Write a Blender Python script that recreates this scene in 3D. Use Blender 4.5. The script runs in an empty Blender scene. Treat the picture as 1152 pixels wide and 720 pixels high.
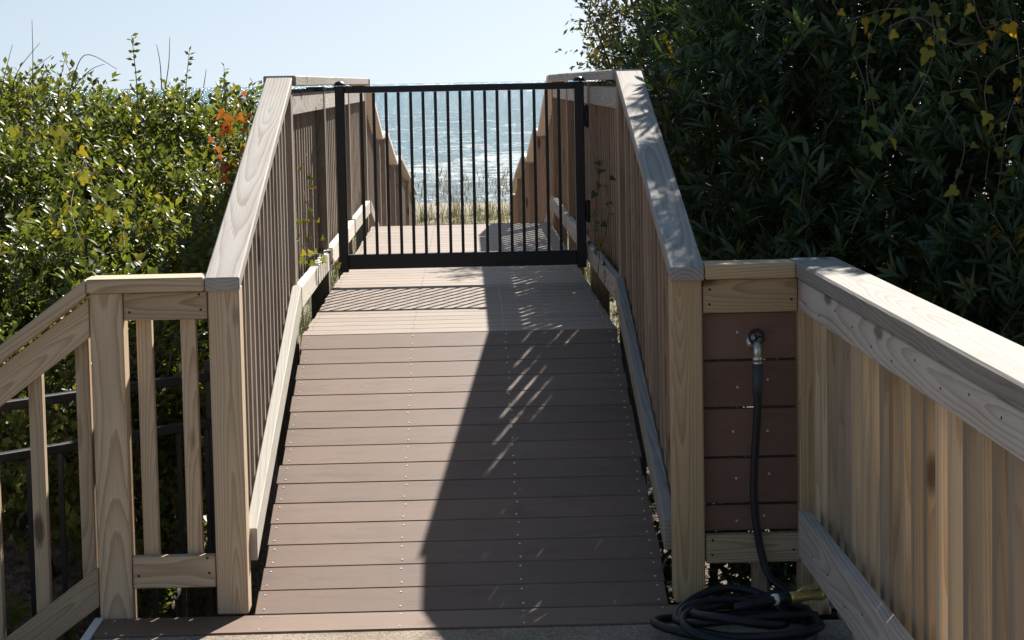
import bpy, bmesh, math, random
import numpy as np
from mathutils import Vector, Matrix

random.seed(7)
RNG = np.random.default_rng(11)
scene = bpy.context.scene
COL = scene.collection

# ------------------------------------------------------------------ camera
F_PX, W_PX = 2275.0, 1152.0
cam_d = bpy.data.cameras.new("camera")
cam = bpy.data.objects.new("camera", cam_d)
COL.objects.link(cam)
cam_d.sensor_fit = 'HORIZONTAL'
cam_d.sensor_width = 36.0
cam_d.lens = F_PX / W_PX * 36.0
cam_d.shift_y = -0.0755
cam_d.clip_start = 0.05
cam_d.clip_end = 60000
yaw, pitch, roll = math.radians(1.26), math.radians(4.57), 0.020
fw = Vector((math.sin(yaw) * math.cos(pitch), math.cos(yaw) * math.cos(pitch), -math.sin(pitch)))
rt = fw.cross(Vector((0, 0, 1))).normalized()
up = rt.cross(fw).normalized()
rt2 = (rt * math.cos(roll) - up * math.sin(roll)).normalized()
up2 = (up * math.cos(roll) + rt * math.sin(roll)).normalized()
M = Matrix(((rt2.x, up2.x, -fw.x, 0.04), (rt2.y, up2.y, -fw.y, 0.0), (rt2.z, up2.z, -fw.z, 1.6), (0, 0, 0, 1)))
cam.matrix_world = M
scene.camera = cam

# ------------------------------------------------------------------ light
SUN = Vector((0.50, 1.14, 1.0)).normalized()
world = bpy.data.worlds.new("World")
scene.world = world
world.use_nodes = True
wn = world.node_tree
wn.nodes.clear()
wo = wn.nodes.new('ShaderNodeOutputWorld')
bg = wn.nodes.new('ShaderNodeBackground')
sky = wn.nodes.new('ShaderNodeTexSky')
sky.sky_type = 'NISHITA'
sky.sun_disc = False
sky.sun_elevation = math.asin(SUN.z)
sky.sun_rotation = math.atan2(SUN.x, SUN.y)
sky.altitude = 5
sky.air_density = 1.0
sky.dust_density = 0.8
sky.ozone_density = 2.0
bg.inputs['Strength'].default_value = 0.052
# the band of air right at the horizon is seen through clear sea air: look a little higher into the model sky
tc = wn.nodes.new('ShaderNodeTexCoord')
va = wn.nodes.new('ShaderNodeVectorMath')
va.operation = 'ADD'
va.inputs[1].default_value = (0, 0, 0.20)
vn = wn.nodes.new('ShaderNodeVectorMath')
vn.operation = 'NORMALIZE'
wn.links.new(tc.outputs['Generated'], va.inputs[0])
wn.links.new(va.outputs[0], vn.inputs[0])
wn.links.new(vn.outputs[0], sky.inputs[0])
hs = wn.nodes.new('ShaderNodeHueSaturation')
sz = wn.nodes.new('ShaderNodeSeparateXYZ')
wn.links.new(tc.outputs['Generated'], sz.inputs[0])
mr = wn.nodes.new('ShaderNodeMapRange')          # haze takes the colour out of the low sky only
mr.inputs['From Min'].default_value = 0.0
mr.inputs['From Max'].default_value = 0.45
mr.inputs['To Min'].default_value = 0.50
mr.inputs['To Max'].default_value = 1.0
wn.links.new(sz.outputs[2], mr.inputs['Value'])
wn.links.new(mr.outputs[0], hs.inputs['Saturation'])
hs.inputs['Hue'].default_value = 0.485
hs.inputs['Value'].default_value = 1.0
wn.links.new(sky.outputs[0], hs.inputs['Color'])
wn.links.new(hs.outputs[0], bg.inputs[0])
wn.links.new(bg.outputs[0], wo.inputs[0])

sun_d = bpy.data.lights.new("sun", 'SUN')
sun_d.energy = 4.6
sun_d.angle = math.radians(0.55)
sun_d.color = (1.0, 0.95, 0.87)
sun_o = bpy.data.objects.new("sun", sun_d)
COL.objects.link(sun_o)
sun_o.rotation_euler = SUN.to_track_quat('Z', 'Y').to_euler()
sun_o.location = (4, 8, 12)

scene.view_settings.view_transform = 'Standard'
scene.view_settings.look = 'None'
scene.view_settings.gamma = 1
scene.view_settings.use_curve_mapping = False
scene.view_settings.exposure = 1.14

# ------------------------------------------------------------------ node helpers
class NT:
    def __init__(self, name):
        self.m = bpy.data.materials.new(name)
        self.m.use_nodes = True
        self.t = self.m.node_tree
        self.t.nodes.clear()
        self.out = self.t.nodes.new('ShaderNodeOutputMaterial')
    def n(self, typ, **kw):
        nd = self.t.nodes.new(typ)
        for k, v in kw.items():
            setattr(nd, k, v)
        return nd
    def l(self, a, b):
        self.t.links.new(a, b)
    def val(self, x, sock):
        if isinstance(x, (int, float)):
            sock.default_value = x
        else:
            self.l(x, sock)
    def math(self, op, a, b=0.0, c=0.0, clamp=False):
        nd = self.n('ShaderNodeMath', operation=op, use_clamp=clamp)
        for i, x in enumerate((a, b, c)):
            self.val(x, nd.inputs[i])
        return nd.outputs[0]
    def noise(self, vec, scale, detail=3.0, rough=0.55, dist=0.0):
        nd = self.n('ShaderNodeTexNoise')
        if vec is not None:
            self.l(vec, nd.inputs['Vector'])
        nd.inputs['Scale'].default_value = scale
        nd.inputs['Detail'].default_value = detail
        nd.inputs['Roughness'].default_value = rough
        nd.inputs['Distortion'].default_value = dist
        return nd.outputs['Fac']
    def xyz(self, x, y, z):
        nd = self.n('ShaderNodeCombineXYZ')
        for i, v in enumerate((x, y, z)):
            self.val(v, nd.inputs[i])
        return nd.outputs[0]
    def scl(self, vec, s):
        nd = self.n('ShaderNodeVectorMath', operation='MULTIPLY')
        self.l(vec, nd.inputs[0])
        nd.inputs[1].default_value = s
        return nd.outputs[0]
    def ramp(self, fac, stops, interp='LINEAR'):
        nd = self.n('ShaderNodeValToRGB')
        cr = nd.color_ramp
        cr.interpolation = interp
        while len(cr.elements) < len(stops):
            cr.elements.new(0.5)
        for e, (p, c) in zip(cr.elements, stops):
            e.position = p
            e.color = (c, c, c, 1) if isinstance(c, (int, float)) else (c[0], c[1], c[2], 1)
        self.l(fac, nd.inputs[0])
        return nd.outputs[0]
    def mix(self, fac, a, b, mode='MIX'):
        nd = self.n('ShaderNodeMix', data_type='RGBA', blend_type=mode)
        self.val(fac, nd.inputs[0])
        for sock, v in ((nd.inputs[6], a), (nd.inputs[7], b)):
            if isinstance(v, tuple):
                sock.default_value = (v[0], v[1], v[2], 1)
            else:
                self.l(v, sock)
        return nd.outputs[2]
    def attr(self, name):
        return self.n('ShaderNodeAttribute', attribute_name=name)
    def bsdf(self, color, rough=0.7, metal=0.0, spec=0.5, height=None, bump=0.3, dist=0.01):
        b = self.n('ShaderNodeBsdfPrincipled')
        if isinstance(color, tuple):
            b.inputs['Base Color'].default_value = (*color, 1)
        else:
            self.l(color, b.inputs['Base Color'])
        self.val(rough, b.inputs['Roughness'])
        b.inputs['Metallic'].default_value = metal
        b.inputs['Specular IOR Level'].default_value = spec
        if height is not None:
            bp = self.n('ShaderNodeBump')
            bp.inputs['Strength'].default_value = bump
            bp.inputs['Distance'].default_value = dist
            self.l(height, bp.inputs['Height'])
            self.l(bp.outputs[0], b.inputs['Normal'])
        self.l(b.outputs[0], self.out.inputs[0])
        return b

# ------------------------------------------------------------------ materials
def wood(name, early, late, knot, contrast=0.8, rate=120, grey=None, grey_amt=0.0, fibre=0.35, knots=True, warp=0.045, kbump=0.008):
    """sawn softwood: growth rings round a wandering pith, fibres, knots, weather stains"""
    t = NT(name)
    at = t.attr('bc')
    v = at.outputs['Vector']
    sp = t.n('ShaderNodeSeparateXYZ')
    t.l(v, sp.inputs[0])
    a, b, c = sp.outputs
    rnd = t.attr('rnd').outputs['Fac']
    nb = t.noise(t.scl(v, (0.55, 2.0, 2.0)), 1.0, 2.0)
    nc = t.noise(t.scl(v, (0.7, 1.5, 1.5)), 1.7, 2.0)
    # knots
    vo = t.n('ShaderNodeTexVoronoi', feature='F1')
    t.l(t.scl(v, (1.9, 6.5, 2.5)), vo.inputs['Vector'])
    vo.inputs['Scale'].default_value = 1.0
    kd = vo.outputs['Distance']
    kn = t.math('SUBTRACT', 1.0, t.math('DIVIDE', kd, 0.30), clamp=True)
    kn = t.math('MULTIPLY', kn, kn)
    bb = t.math('ADD', b, t.math('MULTIPLY', t.math('SUBTRACT', nb, 0.5), warp))
    cc = t.math('ADD', c, t.math('MULTIPLY', t.math('SUBTRACT', nc, 0.5), warp * 1.1))
    cc = t.math('ADD', cc, t.math('MULTIPLY', t.math('SINE', t.math('MULTIPLY', a, 1.3)), warp * 0.9))
    r = t.math('SQRT', t.math('ADD', t.math('MULTIPLY', bb, bb), t.math('MULTIPLY', cc, cc)))
    if knots:
        r = t.math('ADD', r, t.math('MULTIPLY', kn, kbump))
    fine = t.noise(t.scl(v, (5.0, 260.0, 260.0)), 1.0, 2.0)
    r2 = t.math('ADD', t.math('MULTIPLY', r, rate), t.math('MULTIPLY', fine, 0.30))
    fr = t.math('FRACT', r2)
    ring = t.ramp(fr, [(0.0, 0.0), (0.55, 0.35), (0.88, 1.0), (0.97, 0.75), (1.0, 0.0)])
    colr = t.mix(t.math('MULTIPLY', ring, contrast), early, late)
    fib = t.noise(t.scl(v, (3.0, 420.0, 420.0)), 1.0, 3.0)
    colr = t.mix(t.math('MULTIPLY', t.math('SUBTRACT', fib, 0.35, clamp=True), fibre * 2), colr, tuple(x * 0.45 for x in late))
    # weathering blotches
    if grey is not None:
        wv = t.noise(t.scl(v, (1.5, 7.0, 7.0)), 1.6, 5.0, 0.65)
        wf = t.ramp(wv, [(0.30, 0.0), (0.72, 1.0)])
        colr = t.mix(t.math('MULTIPLY', wf, grey_amt), colr, grey)
    st = t.noise(t.scl(v, (2.2, 14.0, 14.0)), 2.0, 4.0, 0.7)
    stf = t.ramp(st, [(0.60, 0.0), (0.80, 1.0)])
    colr = t.mix(t.math('MULTIPLY', stf, 0.28), colr, tuple(x * 0.5 for x in late))
    if knots:
        kf = t.ramp(kd, [(0.075, 1.0), (0.13, 0.0)])
        colr = t.mix(t.math('MULTIPLY', kf, 0.85), colr, knot)
    # board to board tone
    tone = t.math('ADD', 0.75, t.math('MULTIPLY', rnd, 0.44))
    colr = t.mix(1.0, colr, t.xyz(tone, tone, tone), 'MULTIPLY')
    h = t.math('ADD', t.math('MULTIPLY', ring, -0.4), t.math('MULTIPLY', fib, 0.8))
    t.bsdf(colr, 0.72, 0, 0.3, h, 0.35, 0.002)
    return t.m

MAT = {}
MAT['pine_new'] = wood('pine_new', (0.62, 0.455, 0.255), (0.37, 0.225, 0.105), (0.09, 0.045, 0.025), 0.85, 150,
                       (0.50, 0.40, 0.28), 0.4)
MAT['pine_tan'] = wood('pine_tan', (0.63, 0.48, 0.31), (0.37, 0.24, 0.135), (0.08, 0.045, 0.03), 0.9, 150,
                       (0.46, 0.385, 0.30), 0.45)
MAT['pine_straight'] = wood('pine_straight', (0.57, 0.43, 0.265), (0.37, 0.24, 0.125), (0.08, 0.045, 0.03), 0.9, 150,
                       (0.44, 0.37, 0.29), 0.55, warp=0.016, kbump=0.006)
MAT['pine_straight_dull'] = wood('pine_straight_dull', (0.49, 0.39, 0.27), (0.33, 0.235, 0.145), (0.08, 0.045, 0.03), 0.9, 150,
                       (0.42, 0.36, 0.30), 0.6, warp=0.016, kbump=0.006)
MAT['pine_grey'] = wood('pine_grey', (0.50, 0.445, 0.385), (0.25, 0.20, 0.165), (0.12, 0.09, 0.07), 0.9, 85,
                        (0.55, 0.52, 0.48), 0.5, 0.35)
MAT['pine_silver'] = wood('pine_silver', (0.33, 0.295, 0.255), (0.15, 0.125, 0.10), (0.10, 0.075, 0.06), 0.9, 120,
                          (0.34, 0.32, 0.295), 0.5, 0.5)
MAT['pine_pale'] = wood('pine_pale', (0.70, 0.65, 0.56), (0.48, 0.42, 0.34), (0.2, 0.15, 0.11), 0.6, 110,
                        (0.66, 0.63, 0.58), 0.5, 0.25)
MAT['pine_old'] = wood('pine_old', (0.36, 0.28, 0.21), (0.20, 0.145, 0.105), (0.06, 0.04, 0.03), 0.8, 130,
                       (0.31, 0.28, 0.25), 0.6)
MAT['pine_red'] = wood('pine_red', (0.37, 0.255, 0.17), (0.205, 0.125, 0.08), (0.06, 0.035, 0.025), 0.8, 130,
                       (0.27, 0.215, 0.17), 0.55)

def composite(name, base):
    t = NT(name)
    v = t.attr('bc').outputs['Vector']
    rnd = t.attr('rnd').outputs['Fac']
    geo = t.n('ShaderNodeNewGeometry')
    f1 = t.noise(t.scl(v, (2.5, 160.0, 160.0)), 1.0, 3.0, 0.6)
    f2 = t.noise(t.scl(v, (0.8, 9.0, 9.0)), 1.5, 3.0)
    dust = t.noise(geo.outputs['Position'], 3.2, 6.0, 0.7)
    tone = t.math('ADD', t.math('ADD', 0.74, t.math('MULTIPLY', rnd, 0.30)),
                  t.math('ADD', t.math('MULTIPLY', f1, 0.34), t.math('MULTIPLY', f2, 0.22)))
    colr = t.mix(1.0, base, t.xyz(tone, tone, tone), 'MULTIPLY')
    df = t.ramp(dust, [(0.42, 0.0), (0.78, 1.0)])
    colr = t.mix(t.math('MULTIPLY', df, 0.22), colr, (0.29, 0.22, 0.165))
    scuff = t.noise(t.scl(geo.outputs['Position'], (1.3, 5.0, 5.0)), 2.6, 5.0, 0.7, 0.8)
    colr = t.mix(t.math('MULTIPLY', t.ramp(scuff, [(0.52, 0.0), (0.70, 1.0)]), 0.42), colr, (0.075, 0.05, 0.040))
    spk = t.noise(geo.outputs['Position'], 190.0, 2.0, 0.6)
    spf = t.ramp(spk, [(0.66, 0.0), (0.76, 1.0)])
    colr = t.mix(t.math('MULTIPLY', spf, 0.35), colr, (0.36, 0.31, 0.27))
    t.bsdf(colr, 0.62, 0, 0.35, f1, 0.25, 0.002)
    return t.m
MAT['composite'] = composite('composite', (0.160, 0.098, 0.068))
MAT['composite_dusty'] = composite('composite_dusty', (0.225, 0.172, 0.134))
MAT['composite_dark'] = composite('composite_dark', (0.155, 0.088, 0.066))

def plain(name, colr, rough, metal=0.0, spec=0.5, var=0.25, scale=30.0, bump=0.15):
    t = NT(name)
    co = t.n('ShaderNodeTexCoord')
    n = t.noise(co.outputs['Object'], scale, 4.0, 0.6)
    tone = t.math('ADD', 1.0 - var / 2, t.math('MULTIPLY', n, var))
    c2 = t.mix(1.0, colr, t.xyz(tone, tone, tone), 'MULTIPLY')
    t.bsdf(c2, t.math('ADD', rough - 0.06, t.math('MULTIPLY', n, 0.12)), metal, spec, n, bump, 0.002)
    return t.m
MAT['black_metal'] = plain('black_metal', (0.010, 0.011, 0.015), 0.45, 0.0, 0.45, 0.5)
MAT['steel'] = plain('steel', (0.62, 0.60, 0.57), 0.35, 0.9)
MAT['screw'] = plain('screw', (0.66, 0.60, 0.52), 0.45, 0.3)
MAT['brass'] = plain('brass', (0.55, 0.43, 0.16), 0.38, 0.75, 0.5, 0.5, 60)
MAT['rubber'] = plain('rubber', (0.008, 0.010, 0.015), 0.5, 0, 0.4, 0.6, 80)
MAT['rubber_grey'] = plain('rubber_grey', (0.055, 0.06, 0.065), 0.55, 0, 0.4, 0.4, 80)
MAT['white_plastic'] = plain('white_plastic', (0.72, 0.72, 0.70), 0.4)
MAT['bark'] = plain('bark', (0.085, 0.062, 0.045), 0.9, 0, 0.2, 0.9, 40, 0.6)
MAT['twig'] = plain('twig', (0.17, 0.13, 0.095), 0.85, 0, 0.2, 0.6, 60, 0.3)

def concrete():
    t = NT('concrete')
    g = t.n('ShaderNodeNewGeometry').outputs['Position']
    n1 = t.noise(g, 5.0, 6.0, 0.65)
    n2 = t.noise(g, 160.0, 3.0, 0.7)
    colr = t.ramp(n1, [(0.3, (0.27, 0.215, 0.165)), (0.7, (0.40, 0.325, 0.255))])
    sp = t.ramp(n2, [(0.38, 0.45), (0.55, 1.0), (0.68, 1.25)])
    colr = t.mix(1.0, colr, sp, 'MULTIPLY')
    t.bsdf(colr, 0.9, 0, 0.2, n2, 0.7, 0.004)
    return t.m
MAT['concrete'] = concrete()

def ground_mat():
    t = NT('sandy_ground')
    g = t.n('ShaderNodeNewGeometry').outputs['Position']
    sp = t.n('ShaderNodeSeparateXYZ')
    t.l(g, sp.inputs[0])
    n1 = t.noise(g, 0.9, 6.0, 0.65)
    n2 = t.noise(g, 22.0, 5.0, 0.75)
    litter = t.ramp(n2, [(0.32, (0.04, 0.03, 0.022)), (0.5, (0.16, 0.125, 0.10)), (0.72, (0.33, 0.265, 0.22))])
    green = t.ramp(n2, [(0.3, (0.035, 0.05, 0.018)), (0.7, (0.19, 0.175, 0.085))])
    dune = t.mix(t.ramp(n1, [(0.4, 0.0), (0.6, 1.0)]), (0.34, 0.30, 0.22), green)
    sand = t.ramp(n2, [(0.3, (0.30, 0.26, 0.20)), (0.7, (0.40, 0.35, 0.28))])
    f1 = t.ramp(t.math('DIVIDE', sp.outputs[1], 100.0), [(0.15, 0.0), (0.20, 1.0)])
    f2 = t.ramp(t.math('DIVIDE', sp.outputs[1], 100.0), [(0.66, 0.0), (0.80, 1.0)])
    colr = t.mix(f1, litter, dune)
    colr = t.mix(f2, colr, sand)
    t.bsdf(colr, 0.95, 0, 0.1, n2, 0.8, 0.03)
    return t.m
MAT['ground'] = ground_mat()

def sea_mat():
    t = NT('sea_water')
    g = t.n('ShaderNodeNewGeometry').outputs['Position']
    sp = t.n('ShaderNodeSeparateXYZ')
    t.l(g, sp.inputs[0])
    y = sp.outputs[1]
    w1 = t.noise(t.scl(g, (0.10, 0.22, 0.0)), 1.0, 5.0, 0.7)
    w2 = t.noise(t.scl(g, (0.9, 1.5, 0.0)), 1.0, 4.0, 0.7)
    h = t.math('ADD', t.math('MULTIPLY', w1, 2.2), t.math('MULTIPLY', w2, 0.8))
    shallow = t.ramp(t.math('DIVIDE', y, 2000.0), [(0.05, (0.17, 0.24, 0.25)), (0.09, (0.13, 0.27, 0.30)), (0.35, (0.075, 0.25, 0.30)), (1.0, (0.05, 0.19, 0.25))])
    # foam: scattered caps and broken crests, denser in the shallows
    f1 = t.noise(t.scl(g, (0.10, 0.05, 0)), 1.0, 6.0, 0.75, 0.6)
    f2 = t.noise(t.scl(g, (0.9, 0.35, 0)), 1.0, 4.0, 0.8)
    fl = t.math('ADD', t.math('MULTIPLY', f1, 0.6), t.math('MULTIPLY', f2, 0.4))
    near = t.ramp(t.math('DIVIDE', y, 1000.0), [(0.11, 0.22), (0.17, 0.17), (0.30, 0.13), (0.7, 0.07), (1.0, 0.0)])
    near = t.math('SUBTRACT', near, 0.1)
    ff = t.ramp(t.math('ADD', fl, near), [(0.57, 0.0), (0.70, 1.0)])
    colr = t.mix(ff, shallow, (0.80, 0.83, 0.84))
    t.bsdf(colr, t.math('ADD', 0.16, t.math('MULTIPLY', ff, 0.5)), 0, 0.4, h, 1.0, 2.0)
    return t.m
MAT['sea'] = sea_mat()

def leaf_mat(name, stops, rough=0.38, trans=0.28, spec=0.5, tcol=(1.0, 1.05, 0.45)):
    t = NT(name)
    rnd = t.attr('rnd').outputs['Fac']
    at = t.attr('bc').outputs['Vector']
    colr = t.ramp(rnd, stops)
    n = t.noise(at, 60.0, 3.0)
    tone = t.math('ADD', 0.75, t.math('MULTIPLY', n, 0.5))
    colr = t.mix(1.0, colr, t.xyz(tone, tone, tone), 'MULTIPLY')
    b = t.n('ShaderNodeBsdfPrincipled')
    t.l(colr, b.inputs['Base Color'])
    b.inputs['Roughness'].default_value = rough
    b.inputs['Specular IOR Level'].default_value = spec
    tr = t.n('ShaderNodeBsdfTranslucent')
    t.l(t.mix(1.0, colr, tuple(min(1.0, x * 1.0) for x in tcol), 'MULTIPLY'), tr.inputs[0])
    mx = t.n('ShaderNodeMixShader')
    mx.inputs[0].default_value = trans
    t.l(b.outputs[0], mx.inputs[1])
    t.l(tr.outputs[0], mx.inputs[2])
    t.l(mx.outputs[0], t.out.inputs[0])
    return t.m
MAT['leaf_shrub'] = leaf_mat('leaf_shrub', [(0.0, (0.055, 0.078, 0.024)), (0.30, (0.100, 0.132, 0.034)), (0.6, (0.165, 0.190, 0.042)),
                                            (0.82, (0.26, 0.25, 0.06)), (0.92, (0.38, 0.29, 0.05)), (1.0, (0.26, 0.15, 0.06))], 0.40, 0.5, 0.45)
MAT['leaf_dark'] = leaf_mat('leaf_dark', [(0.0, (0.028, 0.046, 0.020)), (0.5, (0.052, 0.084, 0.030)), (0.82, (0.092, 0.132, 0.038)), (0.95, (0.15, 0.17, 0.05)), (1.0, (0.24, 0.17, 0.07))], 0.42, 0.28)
MAT['leaf_olive'] = leaf_mat('leaf_olive', [(0.0, (0.05, 0.055, 0.022)), (0.5, (0.11, 0.115, 0.038)), (0.85, (0.19, 0.17, 0.055)), (1.0, (0.28, 0.21, 0.06))], 0.45, 0.35)
MAT['leaf_yellow'] = leaf_mat('leaf_yellow', [(0.0, (0.07, 0.11, 0.03)), (0.35, (0.19, 0.22, 0.035)), (0.65, (0.50, 0.36, 0.03)), (0.9, (0.55, 0.30, 0.03)), (1.0, (0.50, 0.15, 0.05))], 0.45, 0.45, 0.4, (1.0, 0.9, 0.5))
MAT['leaf_orange'] = leaf_mat('leaf_orange', [(0.0, (0.30, 0.22, 0.03)), (0.4, (0.55, 0.20, 0.03)), (0.8, (0.48, 0.11, 0.02)), (1.0, (0.16, 0.03, 0.03))], 0.5, 0.4, 0.3, (1.0, 0.8, 0.5))
MAT['grass'] = leaf_mat('grass', [(0.0, (0.06, 0.075, 0.03)), (0.5, (0.12, 0.12, 0.055)), (1.0, (0.22, 0.175, 0.10))], 0.6, 0.3, 0.2, (1, 1, 0.6))

# ------------------------------------------------------------------ mesh builder
def _chamfer_template():
    bm = bmesh.new()
    bmesh.ops.create_cube(bm, size=2.0)
    bmesh.ops.bevel(bm, geom=list(bm.edges) + list(bm.verts), offset=0.5, segments=1, affect='EDGES', profile=0.5)
    bm.verts.index_update()
    v = np.array([list(x.co) for x in bm.verts])
    f = [[q.index for q in fc.verts] for fc in bm.faces]
    bm.free()
    return v, f
CH_V, CH_F = _chamfer_template()

class MB:
    def __init__(self):
        self.v, self.f, self.bc, self.rn, self.n = [], [], [], [], 0
        self.smooth = []
        self.mi, self.cur = [], 0
    def add(self, verts, faces, bc=None, rnd=None, smooth=False):
        verts = np.asarray(verts, float)
        k = len(verts)
        self.v.append(verts)
        self.f.extend([[i + self.n for i in q] for q in faces])
        self.smooth.extend([smooth] * len(faces))
        self.mi.extend([self.cur] * len(faces))
        self.bc.append(verts if bc is None else np.asarray(bc, float))
        r = random.random() if rnd is None else rnd
        self.rn.append(np.full(k, r) if np.isscalar(r) else np.asarray(r, float))
        self.n += k
    def board(self, c, ax, ay, az, dims, bev=0.003, pith=None, rnd=None):
        """chamfered plank; ax, ay, az are unit frame vectors (length, width, thickness), may be sheared for plumb cuts"""
        h = np.array(dims) / 2.0
        loc = np.sign(CH_V) * (h - (1 - np.abs(CH_V)) * 2 * bev)
        A = np.array([list(Vector(ax)), list(Vector(ay)), list(Vector(az))])
        w = loc @ A + np.array(list(c))
        o = np.array([random.uniform(0, 60), random.uniform(-0.025, 0.025), random.choice((-1, 1)) * random.uniform(0.02, 0.075)]) if pith is None else np.array(pith)
        self.add(w, CH_F, loc + o, rnd)
    def box(self, x0, x1, y0, y1, z0, z1, long='z', bev=0.003, rnd=None):
        c = ((x0 + x1) / 2, (y0 + y1) / 2, (z0 + z1) / 2)
        d = (x1 - x0, y1 - y0, z1 - z0)
        if long == 'x':
            fr = ((1, 0, 0), (0, 1, 0), (0, 0, 1)); dd = d
            if d[2] > d[1]:
                fr = ((1, 0, 0), (0, 0, 1), (0, -1, 0)); dd = (d[0], d[2], d[1])
        elif long == 'y':
            fr = ((0, 1, 0), (-1, 0, 0), (0, 0, 1)); dd = (d[1], d[0], d[2])
            if d[2] > d[0]:
                fr = ((0, 1, 0), (0, 0, 1), (1, 0, 0)); dd = (d[1], d[2], d[0])
        else:
            fr = ((0, 0, 1), (1, 0, 0), (0, 1, 0)); dd = (d[2], d[0], d[1])
        self.board(c, *fr, dd, bev, None, rnd)
    def tube(self, pts, rad, seg=8, cap=True, rnd=None):
        P = [Vector(p) for p in pts]
        n = len(P)
        R = [rad] * n if isinstance(rad, (int, float)) else list(rad)
        V, Fc = [], []
        prev = None
        for i in range(n):
            d = (P[min(i + 1, n - 1)] - P[max(i - 1, 0)])
            d = d.normalized() if d.length > 1e-9 else Vector((0, 0, 1))
            if prev is None:
                u = d.orthogonal().normalized()
            else:
                u = (prev - d * prev.dot(d))
                u = u.normalized() if u.length > 1e-6 else d.orthogonal().normalized()
            prev = u
            w = d.cross(u)
            for k in range(seg):
                an = 2 * math.pi * k / seg
                V.append(P[i] + (u * math.cos(an) + w * math.sin(an)) * R[i])
        for i in range(n - 1):
            for k in range(seg):
                k2 = (k + 1) % seg
                Fc.append([i * seg + k, i * seg + k2, (i + 1) * seg + k2, (i + 1) * seg + k])
        if cap:
            Fc.append(list(range(seg))[::-1])
            Fc.append([(n - 1) * seg + k for k in range(seg)])
        self.add([list(v) for v in V], Fc, None, rnd, True)
    def disc(self, c, r, n, seg=7, h=0.0015, mi=1):
        self.cur = mi
        n = Vector(n).normalized()
        u = n.orthogonal().normalized(); w = n.cross(u)
        c = Vector(c)
        V = [list(c + (u * math.cos(2 * math.pi * k / seg) + w * math.sin(2 * math.pi * k / seg)) * r) for k in range(seg)]
        V += [list(c + n * h + (u * math.cos(2 * math.pi * k / seg) + w * math.sin(2 * math.pi * k / seg)) * r * 0.8) for k in range(seg)]
        Fc = [[k, (k + 1) % seg, seg + (k + 1) % seg, seg + k] for k in range(seg)] + [[seg + k for k in range(seg)]]
        self.add(V, Fc)
        self.cur = 0

BASE = {}
def link_mesh(name, V, Fc, bc, rn, smooth, mat, parent, mi=None):
    base = BASE.get(parent.name, Vector((0, 0, 0))) if parent else Vector((0, 0, 0))
    me = bpy.data.meshes.new(name)
    V = np.asarray(V) - np.array(list(base))
    me.from_pydata(V.tolist(), [], Fc)
    a = me.attributes.new('bc', 'FLOAT_VECTOR', 'POINT')
    a.data.foreach_set('vector', np.asarray(bc, np.float32).ravel())
    a = me.attributes.new('rnd', 'FLOAT', 'POINT')
    a.data.foreach_set('value', np.asarray(rn, np.float32).ravel())
    if smooth is not None:
        me.polygons.foreach_set('use_smooth', smooth)
    for mn in ((mat,) if isinstance(mat, str) else mat):
        me.materials.append(MAT[mn])
    if mi is not None and max(mi) > 0:
        me.polygons.foreach_set('material_index', mi)
    me.update()
    o = bpy.data.objects.new(name, me)
    COL.objects.link(o)
    if parent:
        o.parent = parent
    BASE[o.name] = base
    return o
def obj(name, mb, mat, parent=None):
    return link_mesh(name, np.concatenate(mb.v), mb.f, np.concatenate(mb.bc), np.concatenate(mb.rn), mb.smooth, mat, parent, mb.mi)
def tag(o, label=None, cat=None, group=None, kind=None):
    if label: o['label'] = label
    if cat: o['category'] = cat
    if group: o['group'] = group
    if kind: o['kind'] = kind
    return o
def thing(name, label, cat, loc, group=None):
    o = bpy.data.objects.new(name, None)
    o.empty_display_size = 0.1
    COL.objects.link(o)
    o.location = loc
    BASE[o.name] = Vector(loc)
    return tag(o, label, cat, group)

# ------------------------------------------------------------------ ground, sea
def hz(x, y):
    ys = [-40, 12, 16, 22, 28, 34, 60, 80, 104, 130, 400]
    zs = [-0.75, -0.75, -0.95, -1.35, -1.05, -1.25, -2.9, -3.8, -4.4, -5.6, -9]
    z = np.interp(y, ys, zs)
    amp = np.interp(y, [10, 20, 60, 90], [0.04, 0.25, 0.45, 0.08])
    bank = np.clip((-x - .88) / .45, 0, 1) * np.clip((y - 6.55) / 1.5, 0, 1) * np.clip((16 - y) / 6, 0, 1)
    z = z + 0.95 * bank
    return z + amp * (np.sin(x * 0.7 + 1.3) * np.sin(y * 0.31) * 0.6 + np.sin(x * 0.23 + y * 0.17))
xs = np.concatenate([np.linspace(-400, -14, 24), np.linspace(-12, -4, 17), np.linspace(-3.75, 3.75, 61), np.linspace(4, 12, 17), np.linspace(14, 400, 24)])
ysg = np.concatenate([np.linspace(-40, -2, 8), np.linspace(0, 40, 81), np.linspace(42, 150, 50), np.linspace(160, 400, 8)])
gx, gy = np.meshgrid(xs, ysg)
gv = np.stack([gx, gy, hz(gx, gy)], -1).reshape(-1, 3)
nx, ny = len(xs), len(ysg)
gf = [[j * nx + i, j * nx + i + 1, (j + 1) * nx + i + 1, (j + 1) * nx + i] for j in range(ny - 1) for i in range(nx - 1)]
g = link_mesh('ground', gv, gf, gv, np.zeros(len(gv)), [True] * len(gf), 'ground', None)
tag(g, 'sandy ground with leaf litter sloping over dunes to the beach', 'ground', kind='structure')
S = 30000.0
sv = np.array([[-S, 60, -4.4], [S, 60, -4.4], [S, S, -4.4], [-S, S, -4.4]])
s = link_mesh('sea', sv, [[0, 1, 2, 3]], sv, np.zeros(4), [False], 'sea', None)
tag(s, 'bright turquoise sea glittering beyond the boardwalk', 'sea', kind='structure')

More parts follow.
